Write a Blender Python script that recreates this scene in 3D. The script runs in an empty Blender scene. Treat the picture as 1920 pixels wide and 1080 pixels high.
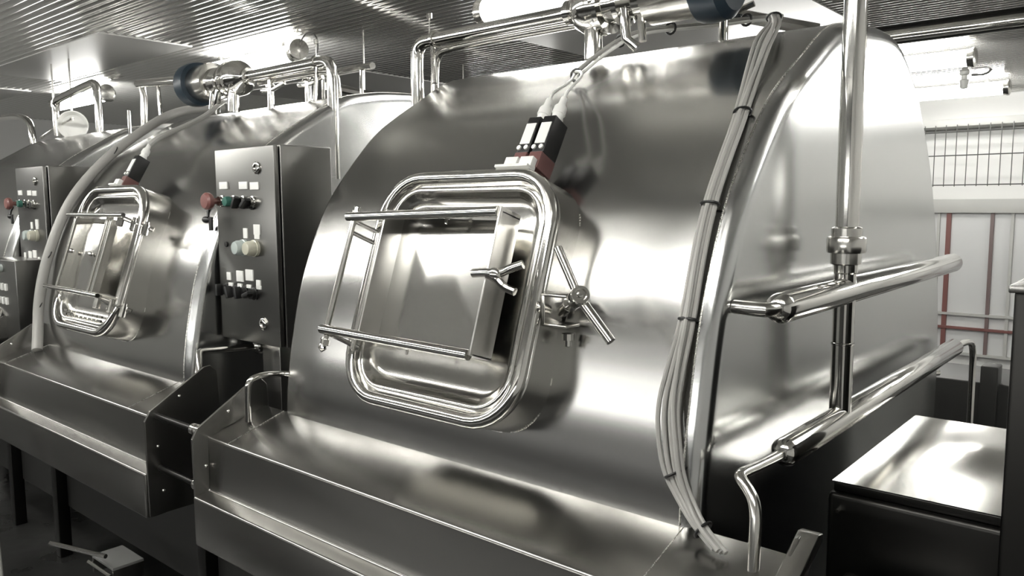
import bpy, bmesh, math, random
from mathutils import Vector, Matrix
random.seed(4)
SC = bpy.context.scene
COL = SC.collection
S = 0.75            # metres per layout unit
EYE = 1.80          # camera height in metres; layout coordinates are measured from the camera

# ------------------------------------------------------------------ camera
def rad(d): return math.radians(d)
YAW, PIT, ROLL = rad(40.475), rad(6.086), rad(-0.329)
fw = Vector((-math.sin(YAW)*math.cos(PIT), math.cos(YAW)*math.cos(PIT), -math.sin(PIT)))
r0 = Vector((math.cos(YAW), math.sin(YAW), 0)); u0 = r0.cross(fw)
rr = r0*math.cos(ROLL)+u0*math.sin(ROLL); uu = -r0*math.sin(ROLL)+u0*math.cos(ROLL)
cd = bpy.data.cameras.new('camera'); cam = bpy.data.objects.new('camera', cd); COL.objects.link(cam)
cd.sensor_width = 36; cd.lens = 1487.3/1920*36; cd.clip_start = 0.02; cd.clip_end = 100
M = Matrix((rr, uu, -fw)).transposed().to_4x4(); M.translation = Vector((0, 0, EYE)); cam.matrix_world = M
SC.camera = cam
# ------------------------------------------------------------------ world and view
w = bpy.data.worlds.new('world'); SC.world = w; w.use_nodes = True
w.node_tree.nodes['Background'].inputs[0].default_value = (0.9, 0.9, 0.85, 1)
w.node_tree.nodes['Background'].inputs[1].default_value = 0.02
SC.view_settings.view_transform = 'Standard'; SC.view_settings.look = 'None'
SC.view_settings.gamma = 1; SC.view_settings.use_curve_mapping = False
SC.view_settings.exposure = 0.36
LAMP_POWER = 25.0

# ------------------------------------------------------------------ materials
def mat(name, base, metallic=0.0, rough=0.5, aniso=0.0, arot=0.0, tan=None, noise=None, emit=None, spec=None):
    m = bpy.data.materials.new(name); m.use_nodes = True
    nt = m.node_tree; b = nt.nodes['Principled BSDF']
    b.inputs['Base Color'].default_value = (*base, 1); b.inputs['Metallic'].default_value = metallic
    b.inputs['Roughness'].default_value = rough
    if spec is not None: b.inputs['Specular IOR Level'].default_value = spec
    if aniso:
        b.inputs['Anisotropic'].default_value = aniso; b.inputs['Anisotropic Rotation'].default_value = arot
        t = nt.nodes.new('ShaderNodeTangent'); t.direction_type = 'RADIAL'; t.axis = tan or 'X'
        nt.links.new(t.outputs[0], b.inputs['Tangent'])
    if noise:   # (scale xyz, roughness lo, hi, bump)
        sc, lo, hi, bump = noise
        tc = nt.nodes.new('ShaderNodeTexCoord'); mp = nt.nodes.new('ShaderNodeMapping'); mp.inputs['Scale'].default_value = sc
        nz = nt.nodes.new('ShaderNodeTexNoise'); nz.inputs['Scale'].default_value = 1; nz.inputs['Detail'].default_value = 4
        mr = nt.nodes.new('ShaderNodeMapRange'); mr.inputs['To Min'].default_value = lo; mr.inputs['To Max'].default_value = hi
        mr.inputs['From Min'].default_value = .3; mr.inputs['From Max'].default_value = .7
        nt.links.new(tc.outputs['Object'], mp.inputs[0]); nt.links.new(mp.outputs[0], nz.inputs['Vector'])
        nt.links.new(nz.outputs['Fac'], mr.inputs[0]); nt.links.new(mr.outputs[0], b.inputs['Roughness'])
        if bump:
            bp = nt.nodes.new('ShaderNodeBump'); bp.inputs['Strength'].default_value = bump; bp.inputs['Distance'].default_value = .001
            nt.links.new(nz.outputs['Fac'], bp.inputs['Height']); nt.links.new(bp.outputs[0], b.inputs['Normal'])
    if emit:
        b.inputs['Emission Color'].default_value = (1, .99, .95, 1); b.inputs['Emission Strength'].default_value = emit
    return m
ST = (.60, .59, .565)
MT = dict(
 boxwall=mat('matte_steel_sheet', (.50,.495,.48), 1, .3),
 shell=mat('brushed_steel_shell', (.46,.457,.446), 1, .20, .4, 0.0, 'X'),
 face=mat('satin_steel_end', (.60,.605,.60), 1, .2),
 sheet=mat('brushed_steel_sheet', (.34,.335,.32), 1, .24),
 polish=mat('polished_steel', (.72,.71,.68), 1, .09),
 satin=mat('satin_steel', (.60,.59,.56), 1, .2),
 panel=mat('hatch_sheet', (.66,.65,.62), 1, .15),
 cab=mat('cabinet_steel', (.23,.227,.218), 1, .3),
 weld=mat('weld_steel', (.75,.74,.7), 1, .25, noise=((300,300,300), .15, .4, .5)),
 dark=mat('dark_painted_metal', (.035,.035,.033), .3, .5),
 darksteel=mat('dark_steel', (.045,.044,.042), 1, .35),
 black=mat('black_plastic', (.008,.008,.008), 0, .4),
 white=mat('white_plastic', (.8,.8,.77), 0, .4),
 grey=mat('grey_plastic', (.42,.42,.4), 0, .45),
 cable=mat('grey_cable_sheath', (.36,.355,.335), 0, .38),
 conduit=mat('ribbed_grey_conduit', (.34,.335,.315), 0, .45),
 red=mat('dull_red_plastic', (.15,.07,.065), 0, .4),
 button=mat('red_button', (.21,.09,.08), 0, .35),
 green=mat('green_button', (.035,.13,.10), 0, .35),
 clear=mat('pale_lens', (.42,.47,.45), 0, .15),
 yellow=mat('cream_lens', (.5,.49,.40), 0, .15),
 blue=mat('dark_blue_paint', (.012,.024,.036), 0, .4),
 wall=mat('white_wall_panel', (.72,.72,.70), 0, .4),
 sidewall=mat('pale_grey_wall_panel', (.5,.5,.485), 0, .4),
 frontwall=mat('grey_wall_panel', (.07,.07,.068), 0, .5),
 ceil=mat('ribbed_ceiling_metal', (.66,.655,.635), .7, .14),
 ceilflat=mat('smooth_ceiling_metal', (.46,.455,.44), .6, .38),
 floor=mat('dark_wet_floor', (.02,.02,.019), 0, .3, noise=((4,4,4), .2, .45, .1)),
 redframe=mat('red_frame', (.17,.07,.062), 0, .5),
 brown=mat('brown_frame', (.15,.11,.105), 0, .5),
 dimgrey=mat('dim_grey_paint', (.16,.16,.155), 0, .4),
 wire=mat('wire_steel', (.12,.12,.115), .6, .4),
 glassy=mat('hazy_pane', (.58,.585,.58), 0, .25),
 glowstrip=mat('glow_strip_emitter', (.8,.8,.8), 0, .3, emit=11.0),  # emitter of the added strip that is reflected in the vats
 tube=mat('lit_tube', (1,1,1), 0, .4, emit=LAMP_POWER),
)

# ------------------------------------------------------------------ mesh helpers (layout coordinates)
def V(*a): return Vector(a[0]) if len(a) == 1 else Vector(a)
class MB:
    def __init__(s): s.bm = bmesh.new()
    def _verts(s, pts): return [s.bm.verts.new(p) for p in pts]
    def box(s, lo, hi, bev=0.0, frame=None):
        lo, hi = V(lo), V(hi)
        p = [Vector((x, y, z)) for x in (lo.x, hi.x) for y in (lo.y, hi.y) for z in (lo.z, hi.z)]
        if frame: p = [frame(q) for q in p]
        v = s._verts(p)
        fs = [s.bm.faces.new([v[i] for i in f]) for f in ((0,1,3,2),(4,6,7,5),(0,4,5,1),(2,3,7,6),(0,2,6,4),(1,5,7,3))]
        if bev:
            es = list({e for f in fs for e in f.edges})
            bmesh.ops.bevel(s.bm, geom=es, offset=bev, segments=4, profile=.5, affect='EDGES')
        return s
    def prism(s, outline, x0, x1, bev=0.0):      # outline in (y,z), extruded along x
        a = s._verts([(x0, y, z) for y, z in outline]); b = s._verts([(x1, y, z) for y, z in outline]); n = len(a)
        fs = [s.bm.faces.new([a[i], a[(i+1) % n], b[(i+1) % n], b[i]]) for i in range(n)]
        fs.append(s.bm.faces.new(a[::-1])); fs.append(s.bm.faces.new(b))
        if bev:
            es = list({e for f in fs for e in f.edges})
            bmesh.ops.bevel(s.bm, geom=es, offset=bev, segments=4, profile=.5, affect='EDGES')
        return s
    def tube(s, pts, r, n=12, cap=True, smooth=0, closed=False, radii=None):
        P = [V(p) for p in pts]
        for _ in range(smooth):
            Q = [P[0]] if not closed else []
            rng = range(len(P)-1) if not closed else range(len(P))
            for i in rng:
                a, b = P[i], P[(i+1) % len(P)]
                Q += [a*.75+b*.25, a*.25+b*.75]
            if not closed: Q.append(P[-1])
            P = Q
        N = len(P); rings = []; up = None
        for i in range(N):
            if closed: t = (P[(i+1) % N]-P[i-1])
            else: t = P[min(i+1, N-1)]-P[max(i-1, 0)]
            t.normalize()
            if up is None:
                up = Vector((0, 0, 1)) if abs(t.z) < .9 else Vector((1, 0, 0))
            a = up-t*up.dot(t)
            if a.length < 1e-4: a = t.orthogonal()
            a.normalize(); up = a; b = t.cross(a)
            R = radii[i] if radii else r
            rings.append(s._verts([P[i]+(a*math.cos(k/n*math.tau)+b*math.sin(k/n*math.tau))*R for k in range(n)]))
        for i in range(N if closed else N-1):
            A, B = rings[i], rings[(i+1) % N]
            for k in range(n): s.bm.faces.new([A[k], A[(k+1) % n], B[(k+1) % n], B[k]])
        if cap and not closed:
            s.bm.faces.new(rings[0][::-1]); s.bm.faces.new(rings[-1])
        return s
    def lathe(s, base, axis, prof, n=24):        # prof: list of (radius, distance along axis)
        base, axis = V(base), V(axis).normalized(); a = axis.orthogonal().normalized(); b = axis.cross(a)
        rings = []
        for r, h in prof:
            c = base+axis*h
            rings.append(s._verts([c]) if r < 1e-6 else s._verts([c+(a*math.cos(k/n*math.tau)+b*math.sin(k/n*math.tau))*r for k in range(n)]))
        for A, B in zip(rings, rings[1:]):
            for k in range(n):
                l = (k+1) % n
                if len(A) == 1 and len(B) == 1: continue
                if len(A) == 1: s.bm.faces.new([A[0], B[l], B[k]])
                elif len(B) == 1: s.bm.faces.new([A[k], A[l], B[0]])
                else: s.bm.faces.new([A[k], A[l], B[l], B[k]])
        if len(rings[0]) > 1: s.bm.faces.new(rings[0][::-1])
        if len(rings[-1]) > 1: s.bm.faces.new(rings[-1])
        return s
    def sphere(s, c, r, sc=(1, 1, 1)):
        m = Matrix.Translation(V(c)) @ Matrix.Diagonal((*[r*k for k in sc], 1))
        bmesh.ops.create_uvsphere(s.bm, u_segments=20, v_segments=12, radius=1, matrix=m); return s
    def strips(s, rings, closed=True, cap0=False, cap1=False):
        R = [s._verts(r) for r in rings]; n = len(R[0])
        for A, B in zip(R, R[1:]):
            for k in range(n if closed else n-1):
                s.bm.faces.new([A[k], A[(k+1) % n], B[(k+1) % n], B[k]])
        if cap0: s.bm.faces.new(R[0][::-1])
        if cap1: s.bm.faces.new(R[-1])
        return s
    def build(s, name, m, parent=None, label=None, sharp=35, flat=False, recalc=True):
        bm = s.bm
        if recalc: bmesh.ops.recalc_face_normals(bm, faces=bm.faces)
        cs = [v.co for v in bm.verts]
        lo = Vector([min(c[i] for c in cs) for i in range(3)]); hi = Vector([max(c[i] for c in cs) for i in range(3)])
        o3 = Vector(((lo.x+hi.x)/2, (lo.y+hi.y)/2, lo.z))
        org = Vector((o3.x*S, o3.y*S, o3.z*S+EYE))
        for v in bm.verts: v.co = (v.co-o3)*S
        me = bpy.data.meshes.new(name); bm.to_mesh(me); bm.free()
        me.materials.append(m)
        if not flat:
            me.polygons.foreach_set('use_smooth', [len(q.vertices) < 9 for q in me.polygons]); me.set_sharp_from_angle(angle=rad(sharp))
        o = bpy.data.objects.new(name, me); COL.objects.link(o)
        if parent:
            pw = Vector(parent['_w']) if '_w' in parent else Vector((0,0,0))
            o.parent = parent; o.location = org-pw
        else: o.location = org
        WP[o.name] = org.copy()
        o['_w'] = list(org)
        if label: o['label'] = label
        return o
WP = {}
def tag(o, label, cat, group=None, kind=None):
    o['label'] = label; o['category'] = cat
    if group: o['group'] = group
    if kind: o['kind'] = kind
    return o
def thing(name, loc, label, cat, group=None):
    o = bpy.data.objects.new(name, None); COL.objects.link(o)
    l = V(loc); o.location = Vector((l.x*S, l.y*S, l.z*S+EYE)); o.empty_display_size = .05
    o['_w'] = list(o.location)
    return tag(o, label, cat, group)
def struct(o): o['kind'] = 'structure'; return o
def dup(root, dx=(0, 0, 0), label=None, loc=None):
    r = root.copy(); COL.objects.link(r)
    r.location = root.location+V(dx)*S if loc is None else loc
    if label: r['label'] = label
    for ch in list(root.children):
        c = ch.copy(); COL.objects.link(c); c.parent = r
        for g in list(ch.children):
            d = g.copy(); COL.objects.link(d); d.parent = c
    return r
def off(p, d): return tuple(V(p)+V(d))

# ------------------------------------------------------------------ room
CEIL, FLOOR = 1.47, -EYE/S
X0, X1, Y0, Y1 = -15.0, 2.6, -6.5, 12.8
struct(MB().box((X0, Y0, FLOOR-.1), (X1, Y1, FLOOR)).build('floor', MT['floor'], flat=True))
struct(MB().box((X0, Y1, FLOOR), (X1, Y1+.1, CEIL+.1)).build('wall_back', MT['wall'], flat=True))
struct(MB().box((X0, Y0-.1, FLOOR), (X1, Y0, CEIL+.1)).build('wall_front', MT['frontwall'], flat=True))
struct(MB().box((X0-.1, Y0, FLOOR), (X0, Y1, CEIL+.1)).build('wall_left', MT['sidewall'], flat=True))
struct(MB().box((X1, Y0, FLOOR), (X1+.1, Y1, CEIL+.1)).build('wall_right', MT['wall'], flat=True))
# ribbed ceiling: trapezoid ribs running along x
pitch = .08; nseg = int((Y1-Y0)/pitch*8)
m = MB(); pts = [(Y0+(Y1-Y0)*i/nseg, CEIL+.0062*math.sin(i/8*math.tau)) for i in range(nseg+1)]
a = m._verts([(X0, p[0], p[1]) for p in pts]); b = m._verts([(X1, p[0], p[1]) for p in pts])
for i in range(len(pts)-1): m.bm.faces.new([a[i], b[i], b[i+1], a[i+1]])
m.box((X0, Y0, CEIL+.03), (X1, Y1, CEIL+.1))
struct(m.build('ceiling', MT['ceil'], sharp=60))
for i, (xa, xb, ya, yb) in enumerate([(-10.2, -7.15, 3.0, 3.83), (-13.9, -11.4, 3.2, 3.9), (-9.6, -7.05, 5.75, 7.6), (-4.7, -2.2, 5.5, 7.6)]):
    struct(MB().box((xa, ya, CEIL-.012), (xb, yb, CEIL+.01)).build('trim_%d' % (i+1), MT['ceilflat'], flat=True))

# back wall fittings, right side
yb = Y1
struct(MB().box((-5.2, yb-.5, 1.01), (X1, yb-.01, 1.11), .004).build('trim_5', MT['grey']))
struct(MB().box((-5.2, yb-.12, -.17), (X1, yb-.01, .025), .004).build('trim_6', MT['grey']))
wn = struct(MB().box((-5.0, yb-.05, -2.2), (.8, yb-.01, -.17)).build('window_1', MT['glassy'], flat=True))
for i, (xa, wd, mm) in enumerate([(-2.63, .06, 'redframe'), (-2.09, .045, 'brown'), (-1.85, .04, 'grey'), (-2.86, .05, 'white'), (-2.76, .035, 'grey'), (-.75, .06, 'redframe'), (.25, .06, 'redframe'), (-4.0, .06, 'redframe')]):
    MB().box((xa-wd/2, yb-.09, -2.2), (xa+wd/2, yb-.04, -.17)).build('window_frame', MT[mm], wn, flat=True)
for zz, mm in ((-1.63, 'grey'), (-1.83, 'redframe'), (-2.2, 'grey')):
    MB().box((-5.0, yb-.1, zz), (.8, yb-.04, zz+.035)).build('window_frame', MT[mm], wn, flat=True)
m = MB()
x = -5.0
while x < 1.0:
    m.tube([(x, yb-.55, 1.03), (x, yb-.55, .195)], .006, 5); x += .132
for z in (.93, .615, .215): m.tube([(-5.05, yb-.55, z), (1.05, yb-.55, z)], .008, 5)
m.tube([(-5.0, yb-.55, .98), (-5.0, yb-.02, .98)], .01, 5); m.tube([(1.0, yb-.55, .98), (1.0, yb-.02, .98)], .01, 5)
tag(m.build('wire_mesh_panel', MT['wire']), 'upright wire mesh panel in front of the bright wall at right', 'wire mesh')
# unseen glowing strip behind the viewer, added for the lower reflected band on the vats
gstrip = struct(MB().box((-14.0, Y0+.01, .10), (1.8, Y0+.03, .42)).build('glow_strip', MT['glowstrip'], flat=True))
for k in range(9):
    MB().box((-14.0+1.975*k-.03, Y0+.01, .02), (-14.0+1.975*k+.03, Y0+.06, .54)).build('window_frame', MT['grey'], gstrip, flat=True)  # bars made up to divide the added strip; no known window here

# ------------------------------------------------------------------ tube lamps
def lamp(x, y, L, label, group=None):
    z = CEIL-.15
    t = thing('tube_lamp', (x+L/2, y, z), label, 'ceiling lamp', group)
    MB().tube([(x+.05, y, z), (x+L-.05, y, z)], .078, 24).build('lit_tube', MT['tube'], t)
    for sx, e in ((1, x), (-1, x+L)):
        MB().lathe((e, y, z), (sx, 0, 0), [(.0, 0), (.07, 0), (.095, .012), (.095, .03), (.085, .05), (.085, .07)]).build('end_cap', MT['satin'], t)
    for xx in (x+.25, x+L-.25):
        MB().box((xx-.02, y-.012, z+.05), (xx+.02, y+.012, CEIL)).build('bracket', MT['satin'], t, flat=True)
    return t
LG = 'tube lamps out of the picture'
lamp(-3.86, 4.2, 1.55, 'bright tube lamp above the nearest vat, rounded left end cap')
lamp(-7.56, 4.2, 1.55, 'bright tube lamp above the pipes of the middle vat')
lamp(-11.45, 4.2, 1.6, 'bright tube lamp behind the bent pipe at far left')
lamp(-.01, 4.2, 1.55, 'tube lamp overhead, beyond the right edge of view', LG)
for x in (-12.9, -11.2, -9.5, -7.8, -6.1, -4.4, -2.7, -1.0): lamp(x, 0.0, 1.55, 'tube lamp overhead in the front row of the room', LG)
for x in (-7.56, -3.86): lamp(x, 8.0, 1.55, 'tube lamp hanging behind the vats under the ribbed ceiling', 'tube lamps behind the vats')
lamp(-3.15, 8.5, 1.55, 'nearer of the two bright tube lamps under the ceiling at right')
lamp(-3.25, 11.0, 1.55, 'farther of the two bright tube lamps at right, close to the back wall')
for yy in (8.5, 11.0): lamp(.3, yy, 1.55, 'tube lamp overhead near the back wall, beyond the right edge', LG)

# ------------------------------------------------------------------ vats
FR = [(3.3, -2.12), (2.75, -2.02), (2.3, -1.78), (2.03, -1.38), (1.972, -.98), (1.985, -.75), (2.018, -.56), (2.075, -.324), (2.185, -.06), (2.315, .125), (2.52, .339), (2.80, .516), (2.93, .594), (3.04, .643), (3.20, .677), (3.42, .704)]
BK = [(3.75, .70), (4.05, .56), (4.27, .36), (4.46, .12), (4.62, -.2), (4.74, -.6), (4.78, -.98), (4.72, -1.38), (4.45, -1.78), (3.95, -2.05)]
def smooth_loop(P, it):
    for _ in range(it):
        Q = []
        n = len(P)
        for i in range(n):
            a, b, c, d = P[i-1], P[i], P[(i+1) % n], P[(i+2) % n]
            Q.append(b)
            Q.append(tuple((-a[k]+9*b[k]+9*c[k]-d[k])/16 for k in range(2)))
        P = Q
    return P
LOOP = smooth_loop(FR+BK, 3)
def inset(P, d):
    n = len(P); out = []
    for i in range(n):
        a, c = P[i-1], P[(i+1) % n]; t = Vector((c[0]-a[0], c[1]-a[1])).normalized()
        nrm = Vector((t[1], -t[0]))      # inward for this loop direction
        out.append((P[i][0]+nrm[0]*d, P[i][1]+nrm[1]*d))
    return out
def shell_y(z):
    for i in range(len(FR)-1):
        if FR[i][1] <= z <= FR[i+1][1]:
            t = (z-FR[i][1])/(FR[i+1][1]-FR[i][1]); return FR[i][0]+t*(FR[i+1][0]-FR[i][0])
def vat_shell(t, x0, x1, fl=.03, fr=.055):
    m = MB(); rings = []
    for k in range(7):
        a = k/6*math.pi/2
        rings.append([(x0+fl-fl*math.sin(a), y, z) for y, z in inset(LOOP, fl*(1-math.cos(a)))])
    rings = rings[::-1]
    n = 8
    for k in range(n+1): 
        if 0 < k: rings.append([(x0+fl+(x1-fr-x0-fl)*k/n, y, z) for y, z in LOOP])
    m.strips(rings, cap0=True)
    m.build('shell', MT['shell'], t, sharp=50)
    m = MB(); rings = []
    for k in range(9):
        a = k/8*math.pi/2
        rings.append([(x1-fr+fr*math.sin(a), y, z) for y, z in inset(LOOP, fr*(1-math.cos(a)))])
    rings.append([(x1, y, z) for y, z in inset(LOOP, fr+.012)])
    m.strips(rings, cap1=True)
    m.build('end_panel', MT['face'], t, sharp=50)
    m = MB()
    m.tube([(x1-fr, y, z) for y, z in inset(LOOP, -.000)], .0035, 6, closed=True)
    m.build('weld_seam', MT['weld'], t)

# hatch frame: a along x, b up the hatch face, c outward
EV = Vector((0, .3162, .9487)); NV = Vector((0, -.9487, .3162))
def HF(cx, mir=1):
    C0 = Vector((cx, 1.96, -.3055))
    return lambda a, b=None, c=None: C0+Vector((mir*(a if b is not None else a[0]), 0, 0))+EV*(b if b is not None else a[1])+NV*(c if c is not None else a[2])
def rrect(w, h, r, n=8):
    P = []
    for cx, cy, a0 in ((w/2-r, h/2-r, 0), (-w/2+r, h/2-r, 90), (-w/2+r, -h/2+r, 180), (w/2-r, -h/2+r, 270)):
        for k in range(n+1):
            a = rad(a0+90*k/n); P.append((cx+r*math.cos(a), cy+r*math.sin(a)))
    return P
W_, H_, R_ = .872, .885, .20
def rr_in(d): return rrect(W_-2*d, H_-2*d, max(R_-d, .03))
def hatch(t, f, box=True):
    m = MB(); m.strips([[f(a, b, c) for a, b in rr_in(d)] for d, c in ((.004, -.34), (.004, -.02), (.02, 0), (.03, -.02), (.03, -.1))])
    m.build('hatch_neck', MT['satin'], t)
    m = MB(); m.tube([f(a, b, .004) for a, b in rr_in(.022)], .025, 16, closed=True)
    m.build('hatch_rim', MT['polish'], t)
    P = []
    for a, b in rr_in(.004):
        c = 0.0
        while c > -.4:
            q = f(a, b, c)
            if q.y >= shell_y(q.z): break
            c -= .004
        P.append(f(a, b, c))
    MB().tube(P, .004, 6, closed=True).build('weld_seam', MT['weld'], t)
    m = MB(); m.strips([[f(a, b, c) for a, b in rr_in(d)] for d, c in ((.046, .012), (.050, .002), (.054, -.004), (.060, .004), (.070, .006), (.078, -.002), (.088, -.018), (.102, -.032), (.125, -.040), (.20, -.041), (.34, -.028))], cap1=True)
    m.build('hatch_door', MT['panel'], t, sharp=60)
def vat(x0, label):
    x1 = x0+2.02
    t = thing('cheese_vat', ((x0+x1)/2, 3.35, -2.12), label, 'vat', 'horizontal steel cheese vats in a row')
    vat_shell(t, x0, x1)
    for xa in (x0+.25, x1-.25):
        for ya in (2.5, 4.2):
            MB().box((xa-.06, ya-.06, FLOOR), (xa+.06, ya+.06, -1.85), .008).build('leg', MT['darksteel'], t)
    return t
XA, XB, XC, XD = -3.02, -5.89, -8.76, -11.63
v1 = vat(XA, 'nearest and largest steel cheese vat, whose flat end panel faces right')
v2 = vat(XB, 'middle steel cheese vat with a thick grey conduit along its left edge')
v3 = vat(XC, 'farthest steel cheese vat, cut by the left edge of the picture')
f1 = HF(-1.984); hatch(v1, f1)
f2 = HF(-4.85, -1); hatch(v2, f2)

# ---- hatch fittings of vat 1: inspection box on swing arms
def swing_box(t, f, q):
    root = t
    A0, A1, B0, B1, D = -.27, .292, -.217, .263, .105
    C = .12
    m = MB(); th = .008
    def bx(a0, b0, c0, a1, b1, c1, bev=.002): m.box((a0, b0, c0), (a1, b1, c1), bev, frame=lambda p: f(p.x, p.y, p.z))
    bx(A1-th, B0, C-D, A1, B1+.012, C); bx(A0, B0, C-D, A0+th, B1, C); bx(A0, B1-th, C-D, A1, B1, C-.01); bx(A0, B0, C-D, A1, B0+th, C-.01)
    o = m.build('inspection_box', MT['boxwall'], root)
    m = MB(); m.strips([[f(a, b, c) for a, b in ((A0+th+d, B0+th+d), (A1-th-d, B0+th+d), (A1-th-d, B1-th-d), (A0+th+d, B1-th-d))] for d, c in ((0, C-D+.012), (.03, C-D+.010), (.2, C-D+.026))], cap1=True)
    m.build('back_plate', MT['panel'], o, sharp=60)
    for b0, b1 in ((.232, .256), (-.208, -.217)):
        MB().tube([f(-.478, b0, C), f(.285, b1, C)], .0175, 16).build('arm', MT['polish'], root)
    MB().tube([f(-.452, .23, C-.01), f(-.462, -.21, C-.01)], .0125, 12).build('hinge_rod', MT['satin'], root)
    for b in (.21, .165, -.23):
        MB().tube([f(-.455, b+.01, C-.02), f(-.37, b-.02, .015)], .009, 10).build('hinge_link', MT['satin'], root)
    MB().tube([f(-.385, .21, .03), f(-.385, -.26, .03)], .012, 12).build('hinge_pin', MT['satin'], root)
    for b in (.262, -.24):
        MB().lathe(f(-.45, b-.015, C-.01), EV, [(.013, -.012), (.017, -.01), (.017, .01), (.010, .012), (.010, .025), (.013, .028), (.0, .034)], 10).build('nut', MT['polish'], root)
    MB().lathe(f(-.46, -.235, C-.01), -EV, [(.012, 0), (.016, .01), (.009, .015), (.014, .03), (.016, .045), (.0, .06)], 10).build('nut', MT['polish'], root)
    for a, b, s in ((.02, B1-.012, -1), (-.03, B0-.0, -1)):
        MB().lathe(f(a, b, C-.035), EV*s, [(.011, 0), (.011, .012), (.006, .013), (.006, .03), (.0, .032)], 10).build('bolt', MT['polish'], root)
    # forked catch
    m = MB()
    m.tube([f(.24, .045, C+.008), f(.30, .05, C+.010), f(.335, .05, C), f(.36, .072, C-.02), f(.405, .092, C-.03)], .0145, 12, smooth=2)
    m.tube([f(.30, .045, C+.006), f(.335, .035, C), f(.36, .012, C-.015), f(.400, .002, C-.025)], .0135, 10, smooth=2)
    m.sphere(f(.325, .046, C+.002), .024, (1.1, .7, 1))
    m.build('forked_catch', MT['polish'], root)
swing_box(v1, f1, None)
# star lever on the right side of the neck
br = V(-1.475, 1.985, -.33); hub = V(-1.322, 1.845, -.266); ax = (hub-br).normalized()
MB().box((-1.55, 1.955, -.385), (-1.535, 2.05, -.285), .003).box((-1.548, 1.955, -.293), (-1.45, 2.03, -.283), .003).box((-1.548, 1.955, -.388), (-1.45, 2.03, -.378), .003).build('lever_bracket', MT['satin'], v1)
lv = MB().lathe(br, ax, [(.0, -.05), (.018, -.05), (.018, .08), (.024, .085), (.024, .11), (.018, .12), (.018, .16), (.028, .17), (.029, .235), (.026, .245), (.018, .245), (.016, .236), (.010, .236), (.008, .246), (.0, .247)]).build('lever_hub', MT['polish'], v1)
tip = br+ax*.21
MB().tube([tip, tip+V(-.083, .01, .138)], .0135, 12).build('lever_rod', MT['polish'], lv)
MB().tube([tip, tip+V(.115, -.004, -.118)], .0145, 12).build('lever_rod', MT['polish'], lv)
MB().lathe((-1.475, 2.0, -.41), (0, 0, -1), [(.02, 0), (.02, .02), (.012, .022), (.012, .04), (.0, .045)], 10).build('nut', MT['polish'], v1)

# ---- vat 2 hatch fittings: open bar grille hinged at right, basket plate inside
def bar_frame(t, f):
    C = .10
    for b, a0, a1 in ((.235, -.47, .36), (-.215, -.43, .40)):
        MB().tube([f(a0, b-.01, C+.03), f(a1, b+.0, C)], .0125, 12).build('arm', MT['polish'], t)
    for a in (-.22, -.17, .28): MB().tube([f(a, .23, C-.02), f(a, -.21, C-.02)], .010 if a < 0 else .008, 12).build('upright', MT['satin'], t)
    MB().strips([[f(a, b, c) for a, b in ((-.2+d, -.2+d), (.27-d, -.2+d), (.27-d, .22-d), (-.2+d, .22-d))] for d, c in ((0, .07), (0, .03), (.03, .03), (.18, .045))], cap1=True).build('inspection_box', MT['panel'], t, sharp=40)
    for b in (.225, -.24):
        MB().tube([f(-.36, b, C-.01), f(-.47, b-.03, -.05)], .014, 10).build('hinge_link', MT['satin'], t)
        for k, (a, s) in enumerate(((-.36, .02), (-.41, .014), (-.46, .018))):
            MB().lathe(f(a, b-.02-.01*k, C-.01-.05*k), EV, [(.0, -.035), (s, -.03), (s, .03), (.012, .032), (.012, .045), (.0, .047)], 10).build('nut', MT['polish'], t)
    m = MB()
    for k in range(9):
        a = -.24+.06*k
        for j in range(2): m.box((a, -.36+.022*j-.012*0, -.012), (a+.045, -.348+.022*j, .0), frame=lambda p: f(p.x, p.y, p.z))
    m.build('drain_slots', MT['polish'], t, flat=True)
    for a, b in ((-.02, .01), (-.30, -.28), (.26, .02)):
        MB().sphere(f(a, b, .06 if b > 0 else 0), .014).build('knob', MT['polish'], t)
bar_frame(v2, f2)

# ------------------------------------------------------------------ safety switches above the hatches
def switch(x, label):
    up = Vector((0, .50, .866)); outn = Vector((0, -.866, .50)); c0 = Vector((x, 2.155, .105))
    fr = lambda p: c0+Vector((p.x, 0, 0))+up*p.y+outn*p.z
    t = thing('safety_switch', c0, label, 'switch', 'safety switches above the hatches')
    MB().box((-.027, 0, -.05), (.027, .065, .035), .003, fr).build('base', MT['red'], t, 'dull red base')
    MB().box((-.027, .065, -.05), (.027, .215, .03), .004, fr).build('housing', MT['black'], t, 'black housing')
    MB().box((-.024, .10, .029), (.020, .185, .033), 0, fr).build('label_plate', MT['white'], t, 'white label', flat=True)
    for a in (-.02, .012): MB().lathe(fr(V(a, .085, .028)), outn, [(.009, 0), (.009, .008), (0, .009)], 10).build('screw', MT['white'], t)
    MB().lathe(fr(V(0, .213, -.008)), up, [(.024, 0), (.024, .012), (.021, .014), (.021, .03), (.025, .032), (.023, .06), (.014, .072), (.012, .10), (.007, .104)], 12).build('cable_gland', MT['white'], t, 'white cable gland')
    MB().box((-.036, -.012, .03), (.02, .03, .06), .002, fr).box((-.06, -.018, .03), (.02, -.008, .075), .001, fr).build('actuator', MT['white'], t, 'white bracket')
    return fr(V(0, .31, -.008))
g1 = switch(-1.795, 'left one of the paired black safety switches above the near hatch')
g2 = switch(-1.728, 'right one of the paired black safety switches above the near hatch')
g3 = switch(-4.90, 'single black safety switch above the hatch of the middle vat')

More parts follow.
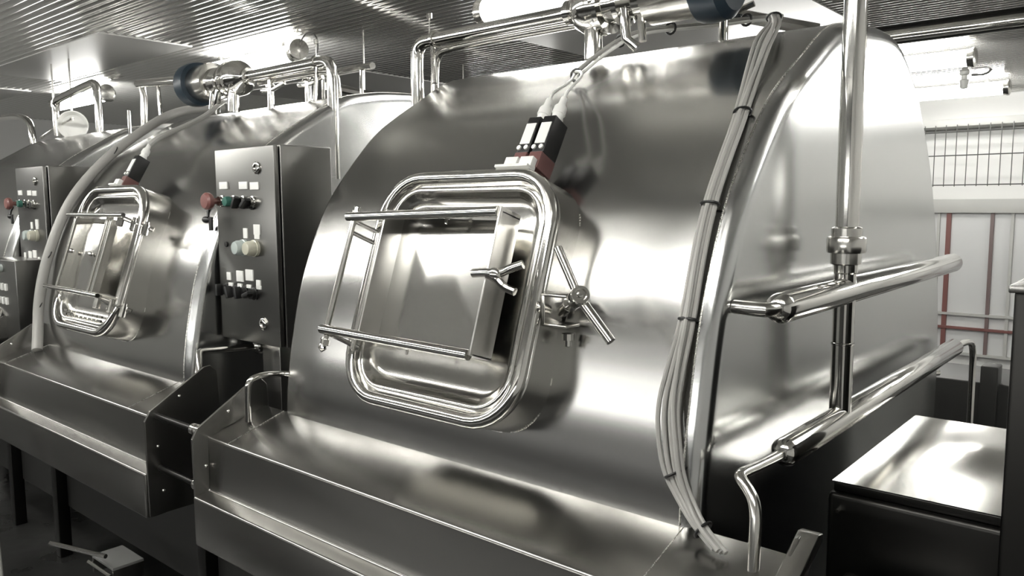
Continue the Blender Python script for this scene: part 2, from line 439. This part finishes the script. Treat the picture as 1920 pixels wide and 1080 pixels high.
# ------------------------------------------------------------------ cables
def poly(name, pts, r, m, label, cat, smooth=2, group=None, n=8):
    return tag(MB().tube(pts, r, n, smooth=smooth).build(name, MT[m]), label, cat, group)
B1 = [(-1.42, 3.45, .80), (-1.34, 3.2, .745), (-1.25, 3.02, .68), (-1.195, 2.84, .60), (-1.176, 2.73, .525), (-1.106, 2.404, .258), (-1.098, 2.292, .135), (-1.091, 2.18, -.005), (-1.088, 2.105, -.165), (-1.085, 2.043, -.344), (-1.10, 2.006, -.474), (-1.112, 1.984, -.582), (-1.095, 1.966, -.684), (-1.072, 1.954, -.767), (-1.033, 1.95, -.83), (-.979, 1.93, -.886), (-.90, 1.90, -.925)]
ct = thing('cable_bundle', B1[10], 'bundle of grey cables strapped with black ties down the nearest vat', 'cable bundle')
for k, (dx, dy, dz, sp) in enumerate([(-.020, 0, 0, .0), (-.004, -.004, 0, -.4), (.012, -.006, 0, .6), (.026, 0, 0, 1.0), (.004, -.014, .006, .3)]):
    P = []
    for i, p in enumerate(B1):
        w_ = math.exp(-((i-12)/2.2)**2)*.016*(k-1.5)+(math.exp(-((i-3.4)/.8)**2)*-.02*(3-k))
        P.append((p[0]+dx*.75+w_*.7, p[1]+dy, p[2]+dz))
    MB().tube(P, .0075, 8, smooth=2).build('cable', MT['cable'], ct)
for i in (4.9, 7.0, 8.95, 13.0, 15.2, 1.2):
    k = int(i); fct = i-k; p = V(B1[k])*(1-fct)+V(B1[k+1])*fct; d = (V(B1[k+1])-V(B1[k])).normalized()
    ex = Vector((1, 0, 0)); ex = (ex-d*ex.dot(d)).normalized(); ey = d.cross(ex)
    MB().tube([p+ex*(.004+math.cos(q/16*math.tau)*.028)+ey*math.sin(q/16*math.tau)*.018 for q in range(16)], .0045, 6, closed=True).build('cable_tie', MT['black'], ct)
top = V(-2.0, 2.75, .535)
T1 = [g1, off(g1, (0.0, .02, .03)), (-1.88, 2.56, .47), (-1.94, 2.67, .515), tuple(top)]
T2 = [g2, off(g2, (0, .02, .03)), (-1.80, 2.53, .48), (-1.90, 2.66, .525), off(top, (.01, 0, .01))]
for T, lb in ((T1, 'thin pale cable rising from the left switch of the pair'), (T2, 'thin pale cable rising from the right switch of the pair')):
    poly('switch_cable', T, .006, 'white', lb, 'cable')
HB = [tuple(top), (-1.965, 2.87, .628), (-1.93, 2.98, .70), (-1.88, 3.07, .745), (-1.80, 3.18, .765), (-1.68, 3.3, .78), (-1.55, 3.4, .80), (-1.42, 3.45, .80)]
ht = thing('cable_run', top, 'grey cable pair arching from the near hatch switches over the vat top', 'cable')
MB().tube(HB, .010, 8, smooth=2).build('cable', MT['cable'], ht); MB().tube([off(p, (.022, .0, -.012)) for p in HB], .007, 8, smooth=2).build('cable', MT['white'], ht)
for i in (0, 2, 4, 6): MB().tube([off(HB[i], (.01+.024*math.cos(q/12*math.tau), 0, -.005+.024*math.sin(q/12*math.tau))) for q in range(12)], .006, 6, closed=True).build('cable_tie', MT['black'], ht)
MB().tube([HB[0], off(HB[0], (-.02, -.01, -.04))], .004, 6).build('tie_tail', MT['black'], ht)
CN = [(-6.0, 3.45, .78), (-5.95, 3.15, .74), (-5.88, 2.95, .68), (-5.84, 2.80, .60), (-5.83, 2.50, .385), (-5.83, 2.27, .15), (-5.83, 2.14, -.05), (-5.83, 2.03, -.324), (-5.83, 1.98, -.5), (-5.83, 1.95, -.66), (-5.80, 1.93, -.78), (-5.74, 1.90, -.88), (-5.70, 1.88, -.94)]
cn = poly('flexible_conduit', CN, .033, 'conduit', 'thick grey conduit curving up the left edge of the middle vat', 'conduit', n=12)
for i in (4, 7, 9): MB().tube([off(CN[i], (.037*math.cos(q/12*math.tau), .02*math.sin(q/12*math.tau), .034*math.sin(q/12*math.tau))) for q in range(12)], .004, 6, closed=True).build('cable_tie', MT['black'], cn)
poly('switch_cable', [g3, off(g3, (.02, .05, .05)), (-4.98, 2.62, .52), (-5.03, 2.78, .60), (-5.1, 2.9, .68), (-5.25, 3.05, .74), (-5.5, 3.2, .76)], .016, 'cable', 'grey cable looping from the middle vat switch to the vat top', 'cable')

# ------------------------------------------------------------------ step platforms
PF = [(1.99, -.917), (1.70, -1.007), (1.70, -1.245), (1.62, -1.25), (1.62, -1.47), (1.66, -1.47), (1.80, -1.46), (1.99, -1.46)]
def guard(x, t, th=.012, dz=0.0):
    MB().prism([(1.655, -.955+dz), (1.93, -.79+dz), (1.965, -.785+dz), (2.0, -.82+dz), (2.03, -1.46), (1.63, -1.46), (1.628, -1.0)], x-th/2, x+th/2, .003).build('guard_plate', MT['sheet'], t)
    for yy, zz in ((1.80, -.91), (1.685, -1.13), (1.70, -1.35)):
        MB().sphere((x+th/2, yy, zz), .008).build('bolt', MT['polish'], t)
def platform(x0, x1, label, dz=0.0):
    t = thing('step_platform', ((x0+x1)/2, 1.8, -1.47), label, 'platform', 'sheet steel step platforms in front of the vats')
    MB().prism(PF, x0, x1, .010).build('step', MT['sheet'], t)
    for xx in (x0+.16, x1-.33):
        MB().tube([(xx, 1.705, -1.0045), (xx, 1.98, -.9197)], .0016, 6).build('seam', MT['weld'], t)
    guard(x0-.004, t); guard(x1+.01, t, dz=dz)
    MB().box((x0+.1, 1.95, FLOOR), (x0+.18, 2.03, -1.46), .006).build('post', MT['darksteel'], t)
    MB().box((x1-.18, 1.95, FLOOR), (x1-.1, 2.03, -1.46), .006).build('post', MT['darksteel'], t)
    return t
p1 = platform(-3.2, -.715, 'step platform below the near hatch with a ledge along its front', -.055)
p2 = platform(-5.92, -3.655, 'step platform below the middle vat, its end plate bolted on')
p3 = platform(-8.9, -6.5, 'step platform of the farthest vat at the left edge')
MB().prism([(1.60, -1.04), (1.64, -.995), (1.96, -.835), (1.99, -.84), (1.99, -.86), (1.64, -1.03)], -.715, -.66, .004).build('guard_flange', MT['sheet'], p1)
for zz in (-.985, -1.235):
    t = thing('spacer_bolt', (-3.43, 1.69, zz), ('upper' if zz > -1.1 else 'lower')+' steel spacer bolt joining the near and middle platforms', 'bolt')
    MB().lathe((-3.64, 1.69, zz), (1, 0, 0), [(.014, 0), (.014, .42)], 12).build('rod', MT['darksteel'], t)
    MB().lathe((-3.30, 1.69, zz), (1, 0, 0), [(.015, 0), (.028, .004), (.028, .03), (.018, .034), (.018, .045), (.03, .047), (.03, .07), (.015, .074)], 14).build('nut', MT['polish'], t)
poly('grab_rail', [(-3.12, 1.85, -.955), (-3.12, 1.852, -.83), (-3.115, 1.86, -.765), (-3.10, 1.93, -.752), (-3.10, 2.03, -.765), (-3.0, 2.09, -.77)], .014, 'polish', 'bent polished tube standing on the left end of the near platform', 'rail', n=12)

# ------------------------------------------------------------------ spray headers on the end panels
def manifold(x, y, label, full=True, xs=0.0):
    t = thing('pipe_header', (x, y, -.75), label, 'pipework', 'header pipes on the vat ends')
    if full:
        MB().lathe((x, 2.20, -.305), (0, 1, 0), [(.0, 0), (.025, .004), (.042, .02), (.046, .035), (.046, 2.20), (.04, 2.23), (.0, 2.235)], 24).build('upper_header', MT['polish'], t)
        MB().tube([(x, 2.25, -.305), (x-.003, 2.18, -.305), (x-.02, 2.15, -.304), (x-.11, 2.165, -.303)], .021, 14, smooth=1).build('inlet_bend', MT['satin'], t)
        MB().lathe((x, 2.79, -.745), (0, 0, 1), [(.036, 0), (.036, .255), (.039, .257), (.039, .262), (.036, .264), (.036, .50), (.04, .505), (.04, .535), (.036, .54), (.036, .60), (.038, .602), (.038, 1.62)], 24).build('riser', MT['polish'], t)
        MB().lathe((x, 2.79, -.165), (0, 0, 1), [(.04, -.05), (.05, -.045), (.05, -.01), (.062, -.008), (.064, .0), (.064, .04), (.06, .046), (.05, .048), (.05, .075), (.041, .08)], 24).build('union_nut', MT['satin'], t)
        MB().tube([(x, 2.79, .86), (x-.01, 2.79, .92), (x-.07, 2.79, .945), (x-.2, 2.79, .95)], .038, 16, smooth=2).build('top_bend', MT['polish'], t)
    MB().lathe((x, 2.27, -.75), (0, 1, 0), [(.0, 0), (.018, .002), (.034, .015), (.044, .03), (.044, 2.27), (.034, 2.29), (.0, 2.295)], 24).build('lower_header', MT['polish'], t)
    MB().tube([(x, 2.28, -.750), (x, 2.10, -.742), (x+.002, 1.985, -.732), (x+.008, 1.965, -.735), (x+.05, 1.945, -.765), (x+.068, 1.93, -.79), (x+.075, 1.92, -.83), (x+.08, 1.90, -.955)], .0165, 12, smooth=1).build('outlet_pipe', MT['satin'], t)
    MB().tube([(x, 4.55, -.75), (x+.0, 4.85, -.76), (x+.01, 4.98, -.79), (x+.01, 5.0, -1.0), (x+.01, 5.0, -2.0)], .018, 12, smooth=2).build('drain_pipe', MT['polish'], t)
    return t
m1 = manifold(-.885, 2.68, 'polished pipe headers on the end panel of the nearest vat')
m2 = manifold(-3.755, 2.68, 'thin bent pipe and header below the control cabinet of the middle vat', False)
dup(m2, (-2.87, 0, 0), 'thin bent pipe and header on the end of the farthest vat')

# ------------------------------------------------------------------ overhead pipes, valves and pump motors
def pump_line(xe, s, label, ypos=2.95, q=.80, bl=.30):
    """xe: elbow x; s: direction (+1 to the right) in which the pipe runs to the pump"""
    z = .845; X = lambda d: xe+s*d
    t = thing('pump_line', (xe, ypos, .3), label, 'pump and pipe')
    MB().tube([(xe, ypos, .15 if s < 0 else .45), (xe, ypos, .76), (X(.01), ypos, .82), (X(.06), ypos, z), (X(.12), ypos, z), (X(q+.02), ypos, z)], .034, 16, smooth=2).build('pipe', MT['polish'], t)
    MB().lathe((X(.13), ypos, z), (s, 0, 0), [(.036, 0), (.044, .002), (.044, .02), (.036, .022)], 16).build('clamp', MT['polish'], t)
    MB().lathe((X(.12), ypos-.02, z+.03), (0, 0, 1), [(.004, 0), (.004, .07), (.014, .075), (.014, .10), (0, .105)], 10).build('sample_tap', MT['polish'], t)
    MB().tube([(X(.13), ypos-.01, z-.03), (X(.15), ypos-.02, .62)], .014, 10).build('drop_pipe', MT['polish'], t)
    MB().tube([(X(.05), ypos+.08, .45), (X(.05), ypos+.08, .72), (X(.08), ypos+.08, .79), (X(.16), ypos+.07, .81), (X(q), ypos+.07, .81)], .022, 12, smooth=2).build('pipe', MT['satin'], t)
    MB().lathe((X(q), ypos, z), (s, 0, 0), [(.040, 0), (.055, .004), (.055, .03), (.04, .034), (.05, .05), (.09, .07), (.115, .11), (.12, .16), (.105, .20), (.12, .203), (.12, .225), (.085, .23), (.075, .28), (.10, .285), (.10, .31), (.06, .32), (.07, .36), (.095, .38), (.10, .44)], 28).build('pump_casing', MT['polish'], t)
    MB().tube([(X(q+0.15), ypos-.02, z-.02), (X(q+0.16), ypos-.03, .70), (X(q+0.16), ypos-.03, .62)], .040, 14).build('pipe', MT['polish'], t)
    MB().tube([(X(q+0.32), ypos-.04, z-.04), (X(q+0.34), ypos-.05, .68), (X(q+0.38), ypos-.03, .64)], .022, 12).build('drop_pipe', MT['polish'], t)
    MB().tube([(X(q+0.40), ypos-.04, z-.04), (X(q+0.42), ypos-.05, .66)], .016, 12).build('drop_pipe', MT['polish'], t)
    MB().lathe((X(q+0.42), ypos, z+.01), (s, 0, 0), [(.085, 0), (.125, .01), (.125, bl), (.12, bl+.01), (.10, bl+.015)], 28).build('motor_barrel', MT['satin'], t)
    MB().lathe((X(q+.42+bl), ypos, z+.01), (s, 0, 0), [(.12, 0), (.15, .015), (.155, .05), (.15, .12), (.12, .15), (.0, .155)], 28).build('motor_end', MT['blue'], t, 'dark blue motor end')
    for a in (0, 90, 180, 270):
        c = Vector((X(q+0.20), ypos+.11*math.cos(rad(a)), z+.11*math.sin(rad(a))))
        MB().sphere(c, .016).build('clamp_nut', MT['polish'], t)
    return t
o1 = pump_line(-3.17, 1, 'polished pipe and pump above the nearest vat, cut by the top edge', 2.95, .99, .22)
o2 = pump_line(-3.90, -1, 'polished pipe and blue-ended pump above the middle vat', 2.95, .88, .20)
t = thing('pipe_bend', (-6.35, 2.95, .6), 'horizontal polished pipe with legs left of the blue-ended pump', 'pipe')
MB().tube([(-5.55, 2.93, .90), (-6.0, 2.95, .93), (-6.42, 2.97, .96)], .032, 14).build('pipe', MT['polish'], t)
MB().tube([(-6.36, 2.97, .95), (-6.33, 2.97, .85), (-6.35, 2.97, .62)], .026, 12).build('leg', MT['satin'], t)
MB().tube([(-6.05, 2.95, .90), (-6.02, 2.95, .65)], .015, 10).build('leg', MT['polish'], t)
MB().tube([(-6.45, 2.9, .75), (-6.45, 2.9, .55)], .012, 10).build('leg', MT['polish'], t)
MB().sphere((-5.58, 2.9, .90), .06, (1.5, .8, .8)).build('coupling', MT['polish'], t)
poly('bent_pipe', [(-8.73, 3.2, .70), (-8.73, 3.2, .98), (-8.71, 3.2, 1.04), (-8.62, 3.2, 1.065), (-7.9, 3.2, 1.13), (-7.78, 3.2, 1.13), (-7.73, 3.2, 1.05), (-7.73, 3.2, .30)], .036, 'polish', 'bent polished pipe rising between the middle and farthest vats', 'pipe', n=14)
poly('bent_pipe', [(-9.4, 3.2, .55), (-9.4, 3.2, .80), (-9.5, 3.2, .92), (-9.8, 3.2, .98), (-10.6, 3.2, 1.0)], .035, 'polish', 'bright pipe bend at the far left edge above the farthest vat', 'pipe', n=14)
for x_ in (-9.05, -8.6): poly('hanger_rod', [(x_, 3.3, CEIL), (x_, 3.3, .74)], .009, 'satin', 'thin %s hanger rod above the farthest vat' % ('left' if x_ < -9 else 'right'), 'rod', 0)
poly('wash_pipe', [(-9.3, 3.25, .72), (-8.7, 3.2, .79), (-8.2, 3.15, .83)], .016, 'polish', 'thin sloping pipe on top of the farthest vat', 'pipe', 0)
t = thing('white_horn', (-8.6, 3.3, .66), 'white round funnel horn on top of the farthest vat', 'horn')
MB().lathe((-8.82, 3.45, .80), (1, -.55, -.02), [(.0, 0), (.05, .0), (.055, .06), (.075, .07), (.09, .12), (.10, .30), (.135, .42), (.14, .44), (.13, .44), (.10, .40), (.0, .38)], 24).build('funnel', MT['white'], t)
MB().lathe((-8.72, 3.42, .60), (0, 0, 1), [(.02, 0), (.02, .2)], 10).build('stand', MT['polish'], t)
# loose fittings on top of the vats
def fitting(x, y, z, label, mir=1):
    t = thing('valve_fitting', (x, y, z-.1), label, 'valve', 'small valves on the vat tops')
    MB().tube([(x, y, z-.12), (x, y, z+.03)], .022, 12).build('stem', MT['polish'], t)
    MB().lathe((x, y, z+.02), (0, 0, 1), [(.035, 0), (.035, .015), (.02, .02), (.02, .05), (.03, .055), (.03, .075), (.0, .08)], 14).build('collar', MT['polish'], t)
    MB().tube([(x-.10*mir, y, z+.01), (x, y, z), (x+.13*mir, y+.02, z+.04)], .014, 10).build('side_pipe', MT['satin'], t)
for a in [(-4.35, 3.1, .76, 'small valve right of the pump on the middle vat top'), (-4.62, 3.0, .74, 'small valve just beside the pump on the middle vat top'), (-1.60, 3.3, .80, 'small valve under the dark motor on the nearest vat top'), (-1.05, 3.35, .80, 'small valve beside the cable bundle at the top of the nearest vat')]:
    fitting(*a)
poly('sloping_rail', [(-1.72, 3.55, .88), (-1.35, 3.75, .78)], .03, 'polish', 'bright sloping tube behind the motor on the nearest vat', 'tube', 0)
poly('sloping_rail', [(-4.95, 3.6, .93), (-4.2, 3.35, .88), (-3.95, 3.3, .86)], .022, 'polish', 'bright sloping tube behind the pipe of the middle vat', 'tube', 0)
for q in ((-4.8, 3.55, .91), (-4.1, 3.33, .87)): MB().tube([q, (q[0], q[1], .69)], .012, 8).build('leg', MT['satin'], bpy.data.objects['sloping_rail.001'])
poly('service_pipe', [(-5.36, 4.0, .95), (-5.66, 5.1, .95), (-6.1, 6.6, .95)], .035, 'polish', 'bright pipe behind the middle vat running away to the back', 'pipe', 0)
sp = bpy.data.objects['service_pipe']
for q in ((-5.5, 4.5), (-6.0, 6.25)): sp_h = MB().tube([(q[0], q[1], .97), (q[0], q[1], CEIL)], .008, 8).build('hanger', MT['satin'], sp)
poly('ceiling_pipe', [(-1.9, 4.9, .925), (2.5, 4.9, .925)], .032, 'polish', 'long horizontal pipe under the ceiling at the right', 'pipe', 0, n=16)
poly('ceiling_pipe', [(-2.0, 5.4, 1.03), (2.5, 5.4, 1.03)], .06, 'darksteel', 'dark horizontal pipe above the polished one at the right', 'pipe', 0, n=16)
t = thing('camera_sensor', (-2.05, 10.4, 1.2), 'small sensor hanging from the bright ceiling at right', 'sensor')
MB().lathe((-2.07, 10.4, CEIL), (0, 0, -1), [(.05, 0), (.05, .04), (.03, .05), (.03, .09), (.05, .10), (.04, .19), (.0, .2)], 14).build('body', MT['grey'], t)
MB().tube([(-2.0, 10.4, CEIL-.05), (-1.85, 10.4, CEIL-.06), (-1.8, 10.4, CEIL)], .012, 8, smooth=2).build('cable', MT['wire'], t)
t = thing('ceiling_spot', (-5.9, 4.15, 1.2), 'round disc fitting with looped cable beside the pump of the middle vat', 'fitting')
MB().lathe((-5.95, 4.15, 1.33), (1, -.3, 0), [(.0, 0), (.03, 0), (.085, .01), (.085, .03), (.04, .035), (.0, .04)], 22).build('disc', MT['satin'], t)
MB().tube([(-5.90, 4.15, 1.40), (-5.83, 4.15, 1.46), (-5.68, 4.15, 1.42), (-5.66, 4.15, 1.28), (-5.76, 4.15, 1.23)], .007, 8, smooth=2).build('cable', MT['wire'], t)
t = thing('ceiling_spot', (-9.78, 4.15, 1.2), 'round disc fitting at the right end of the far tube lamp', 'fitting')
MB().lathe((-9.78, 4.15, 1.33), (1, -.3, 0), [(.0, 0), (.03, 0), (.085, .01), (.085, .03), (.04, .035), (.0, .04)], 22).build('disc', MT['satin'], t)

# ------------------------------------------------------------------ control cabinets
CY = 2.15
def cabinet(label, dx=0.0):
    x0, x1, z0, z1 = -3.845, -3.305, -.695, .285
    t = thing('control_cabinet', ((x0+x1)/2, CY+.2, z0), label, 'control cabinet', 'steel control cabinets between the vats')
    MB().box((x0, CY+.035, z0), (x1, CY+.33, z1), .006).build('body', MT['cab'], t)
    door = MB().box((x0+.004, CY, z0+.006), (x1-.004, CY+.028, z1-.004), .005).build('door', MT['cab'], t)
    F = Vector((0, -1, 0))
    for x, z in ((-3.45, .178), (-3.445, -.585)):
        MB().lathe((x, CY, z), F, [(.030, 0), (.030, .008), (.024, .012), (.016, .012), (.016, .006), (.0, .006)], 18).build('lock', MT['polish'], door)
    def plate(x, z, w_=.05, h=.028, m_='white', y=0): MB().box((x-w_/2, CY-.006-y, z-h/2), (x+w_/2, CY-y+.001, z+h/2), .001).build('label_plate', MT[m_], door, None)
    for x, z in ((-3.76, .099), (-3.575, .096), (-3.475, .092)): plate(x, z, .075, .036)
    for x, z in ((-3.77, .02), (-3.66, .018), (-3.575, .016), (-3.49, .014)):
        MB().lathe((x, CY, z), F, [(.030, 0), (.030, .012), (.024, .014), (.024, .03), (0, .03)], 16).build('collar', MT['polish'], door)
    MB().lathe((-3.80, CY-.02, .02), F, [(.016, 0), (.016, .03), (.038, .034), (.044, .045), (.044, .06), (.035, .072), (.0, .075)], 20).build('stop_button', MT['button'], door, 'red mushroom stop button')
    MB().lathe((-3.665, CY-.025, .018), F, [(.025, 0), (.026, .02), (.022, .032), (.0, .034)], 18).build('push_button', MT['green'], door, 'green push button')
    def knob(x, z, ang=30, r=.026):
        o = MB().lathe((x, CY, z), F, [(.032, 0), (.032, .01), (r, .012), (r, .03), (0, .03)], 16).build('selector_switch', MT['black'], door)
        c, s_ = math.cos(rad(ang)), math.sin(rad(ang))
        MB().box((-.03, -.062, -.009), (.03, -.028, .009), .003, lambda p: Vector((x+p.x*c-p.z*s_, CY+p.y, z+p.x*s_+p.z*c))).build('grip', MT['black'], o)
    knob(-3.585, .012, 60); knob(-3.50, .008, 40)
    plate(-3.572, -.140, .036, .05, 'white'); plate(-3.468, -.120, .055, .05); plate(-3.468, -.155, .045, .022)
    for x, mm in ((-3.59, 'clear'), (-3.49, 'yellow')):
        MB().lathe((x, CY, -.212), F, [(.042, 0), (.042, .014), (.038, .016), (.037, .045), (.03, .058), (.0, .062)], 20).build('indicator_lamp', MT[mm], door, ('pale' if mm == 'clear' else 'cream')+' indicator lamp')
    MB().lathe((-3.76, CY, -.20), F, [(.014, 0), (.014, .006), (0, .007)], 12).build('blank_plug', MT['black'], door)
    MB().lathe((-3.68, CY, -.21), F, [(.014, 0), (.014, .006), (0, .007)], 12).build('blank_plug', MT['black'], door)
    for x, z, w_ in ((-3.745, -.363, .038), (-3.640, -.358, .062), (-3.552, -.348, .066), (-3.473, -.388, .036)): plate(x, z, w_, .055 if w_ > .05 else .04)
    for x, z, an in ((-3.775, -.432, 90), (-3.685, -.438, 110), (-3.60, -.436, 100), (-3.51, -.438, 20)): knob(x, z, an)
    for x in (-3.73, -3.645, -3.56, -3.47): plate(x, -.405, .04, .018, 'white', .0)
    k = MB().tube([(-3.845, CY-.03, -.005), (-3.84, CY-.05, -.04), (-3.835, CY-.055, -.06)], .008, 8).sphere((-3.86, CY-.05, -.075), .03, (1.2, .5, .6)).box((-3.83, CY-.055, -.13), (-3.80, CY-.045, -.06), .002)
    k.build('hanging_key', MT['black'], door)
    MB().box((-3.66, CY+.12, -1.9), (-3.50, CY+.22, z0), .004).build('post', MT['sheet'], t)
    return t
c2 = cabinet('control cabinet with red stop button standing between the near and middle vats')
dup(c2, (-2.87, 0, 0), 'small distant control cabinet between the middle and farthest vats')

# button panel at the left edge
t = thing('button_panel', (-6.55, 1.85, -1.0), 'low panel with rows of small white toggles at the left edge', 'control panel')
MB().box((-6.95, 1.95, -.95), (-6.22, 2.2, -.38), .006).build('body', MT['cab'], t)
for r in range(2):
    for k in range(7):
        xx = -6.86+.075*k
        MB().box((xx-.014, 1.935, -.60-.10*r), (xx+.014, 1.95, -.55-.10*r), .002).build('toggle', MT['white'], t)
for xx in (-6.62, -6.50): MB().lathe((xx, 1.95, -.44), (0, -1, 0), [(.03, 0), (.03, .03), (0, .035)], 12).build('indicator_lamp', MT['clear'], t)

# ------------------------------------------------------------------ foreground right
t = thing('lidded_tank', (-.62, 3.2, -1.7), 'low steel box with dished shiny lid at the right', 'steel box')
bx0, bx1, by0, by1, bz = -.86, -.30, 2.66, 3.72, -.93
m = MB(); n = 14
grid = [[None]*(n+1) for _ in range(n+1)]
for i in range(n+1):
    for j in range(n+1):
        u_, v_ = i/n, j/n
        x_ = bx0+(bx1-bx0)*u_; y_ = by0+(by1-by0)*v_
        bump = .022*math.exp(-(((u_-.55)/.22)**2+((v_-.62)/.2)**2))+.006*math.sin(5*u_+3*v_)*math.sin(math.pi*u_)*math.sin(math.pi*v_)
        grid[i][j] = m.bm.verts.new((x_, y_, bz+bump))
for i in range(n):
    for j in range(n): m.bm.faces.new([grid[i][j], grid[i+1][j], grid[i+1][j+1], grid[i][j+1]])
m.build('lid', MT['panel'], t, sharp=60)
MB().box((bx0+.004, by0+.004, bz-.035), (bx1-.004, by1-.004, bz-.004), .004).build('lid_rim', MT['darksteel'], t)
MB().box((bx0-.01, by0-.015, -1.75), (bx1, by1, bz-.035), .02).build('body', MT['darksteel'], t)
MB().box((bx0+.05, by0+.05, FLOOR), (bx1-.05, by1-.05, -1.75), .01).build('base', MT['dark'], t)
t = thing('machine_housing', (.1, 2.2, FLOOR), 'dark machine housing cut by the right edge of the picture', 'machine')
MB().box((-.30, 2.14, FLOOR), (.5, 3.0, -.205), .012).build('housing', MT['darksteel'], t)
MB().box((-.31, 2.13, -.212), (.51, 3.01, -.195), .003).build('top_plate', MT['sheet'], t)
t = thing('low_cabinet', (-.9, 6, FLOOR), 'low dark cabinet standing behind the steel box at right', 'cabinet')
MB().box((-1.45, 5.9, FLOOR), (-.60, 6.5, -1.19), .01).build('body', MT['dark'], t)
MB().box((-.98, 5.85, -1.6), (-.88, 6.0, -1.07), .008).build('post', MT['dark'], t)
poly('corner_post', [(-1.22, 5.4, FLOOR), (-1.22, 5.4, -1.10), (-1.21, 5.42, -1.08), (-1.15, 5.5, -1.08)], .018, 'satin', 'thin upright tube beside the low dark cabinet', 'tube', 1)
t = thing('low_steel_block', (-.6, 2.3, FLOOR), 'small steel ledge at the foot of the steel box', 'ledge')
MB().box((-.77, 2.25, FLOOR), (-.42, 2.55, -1.18), .01).build('block', MT['sheet'], t)
poly('tie_rod', [(-.83, 2.62, -1.02), (-.86, 3.2, -1.05)], .008, 'polish', 'thin rod running back beside the steel box', 'rod', 0)

# ------------------------------------------------------------------ things low at the left, under the platforms
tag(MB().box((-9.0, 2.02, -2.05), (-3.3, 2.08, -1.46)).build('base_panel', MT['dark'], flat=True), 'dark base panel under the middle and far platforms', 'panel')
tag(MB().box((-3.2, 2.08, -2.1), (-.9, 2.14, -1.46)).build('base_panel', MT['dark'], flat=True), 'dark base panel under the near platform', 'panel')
def foot(x, y, z, s, label):
    t = thing('drain_bracket', (x, y, z), label, 'bracket')
    MB().box((x-.16*s, y-.1*s, z+.02), (x+.16*s, y+.1*s, z+.035), .002).build('top_plate', MT['dimgrey'], t)
    for xa in (-.16, .145): MB().box((x+xa*s, y-.1*s, z-.06), (x+(xa+.015)*s, y+.1*s, z+.02), .001).build('side_plate', MT['sheet'], t)
    MB().tube([(x-.17*s, y-.12*s, z), (x+.17*s, y-.12*s, z)], .010, 8).build('rod', MT['polish'], t)
foot(-3.80, 1.54, -1.98, .75, 'steel drain bracket with rod low at the bottom left')
foot(-4.25, 1.72, -1.90, .8, 'smaller steel bracket low under the middle platform')
for k in range(4):
    poly('hanging_hose', [(-5.42+.03*k, 1.48, -1.35), (-5.43+.03*k, 1.47, -1.7), (-5.36+.035*k, 1.46, -2.2), (-5.33+.035*k, 1.45, FLOOR+.02)], .009, 'cable', 'grey hose hanging under the left end of the middle platform', 'hose', 2, 'hoses hanging at the bottom left')
tag(MB().tube([(-4.55, 1.5, -1.80), (-4.15, 1.62, -1.80)], .012, 8).build('latch_rod', MT['polish']), 'short bright rod in the dark below the middle platform', 'rod')

for o in bpy.data.objects:
    if '_w' in o: del o['_w']
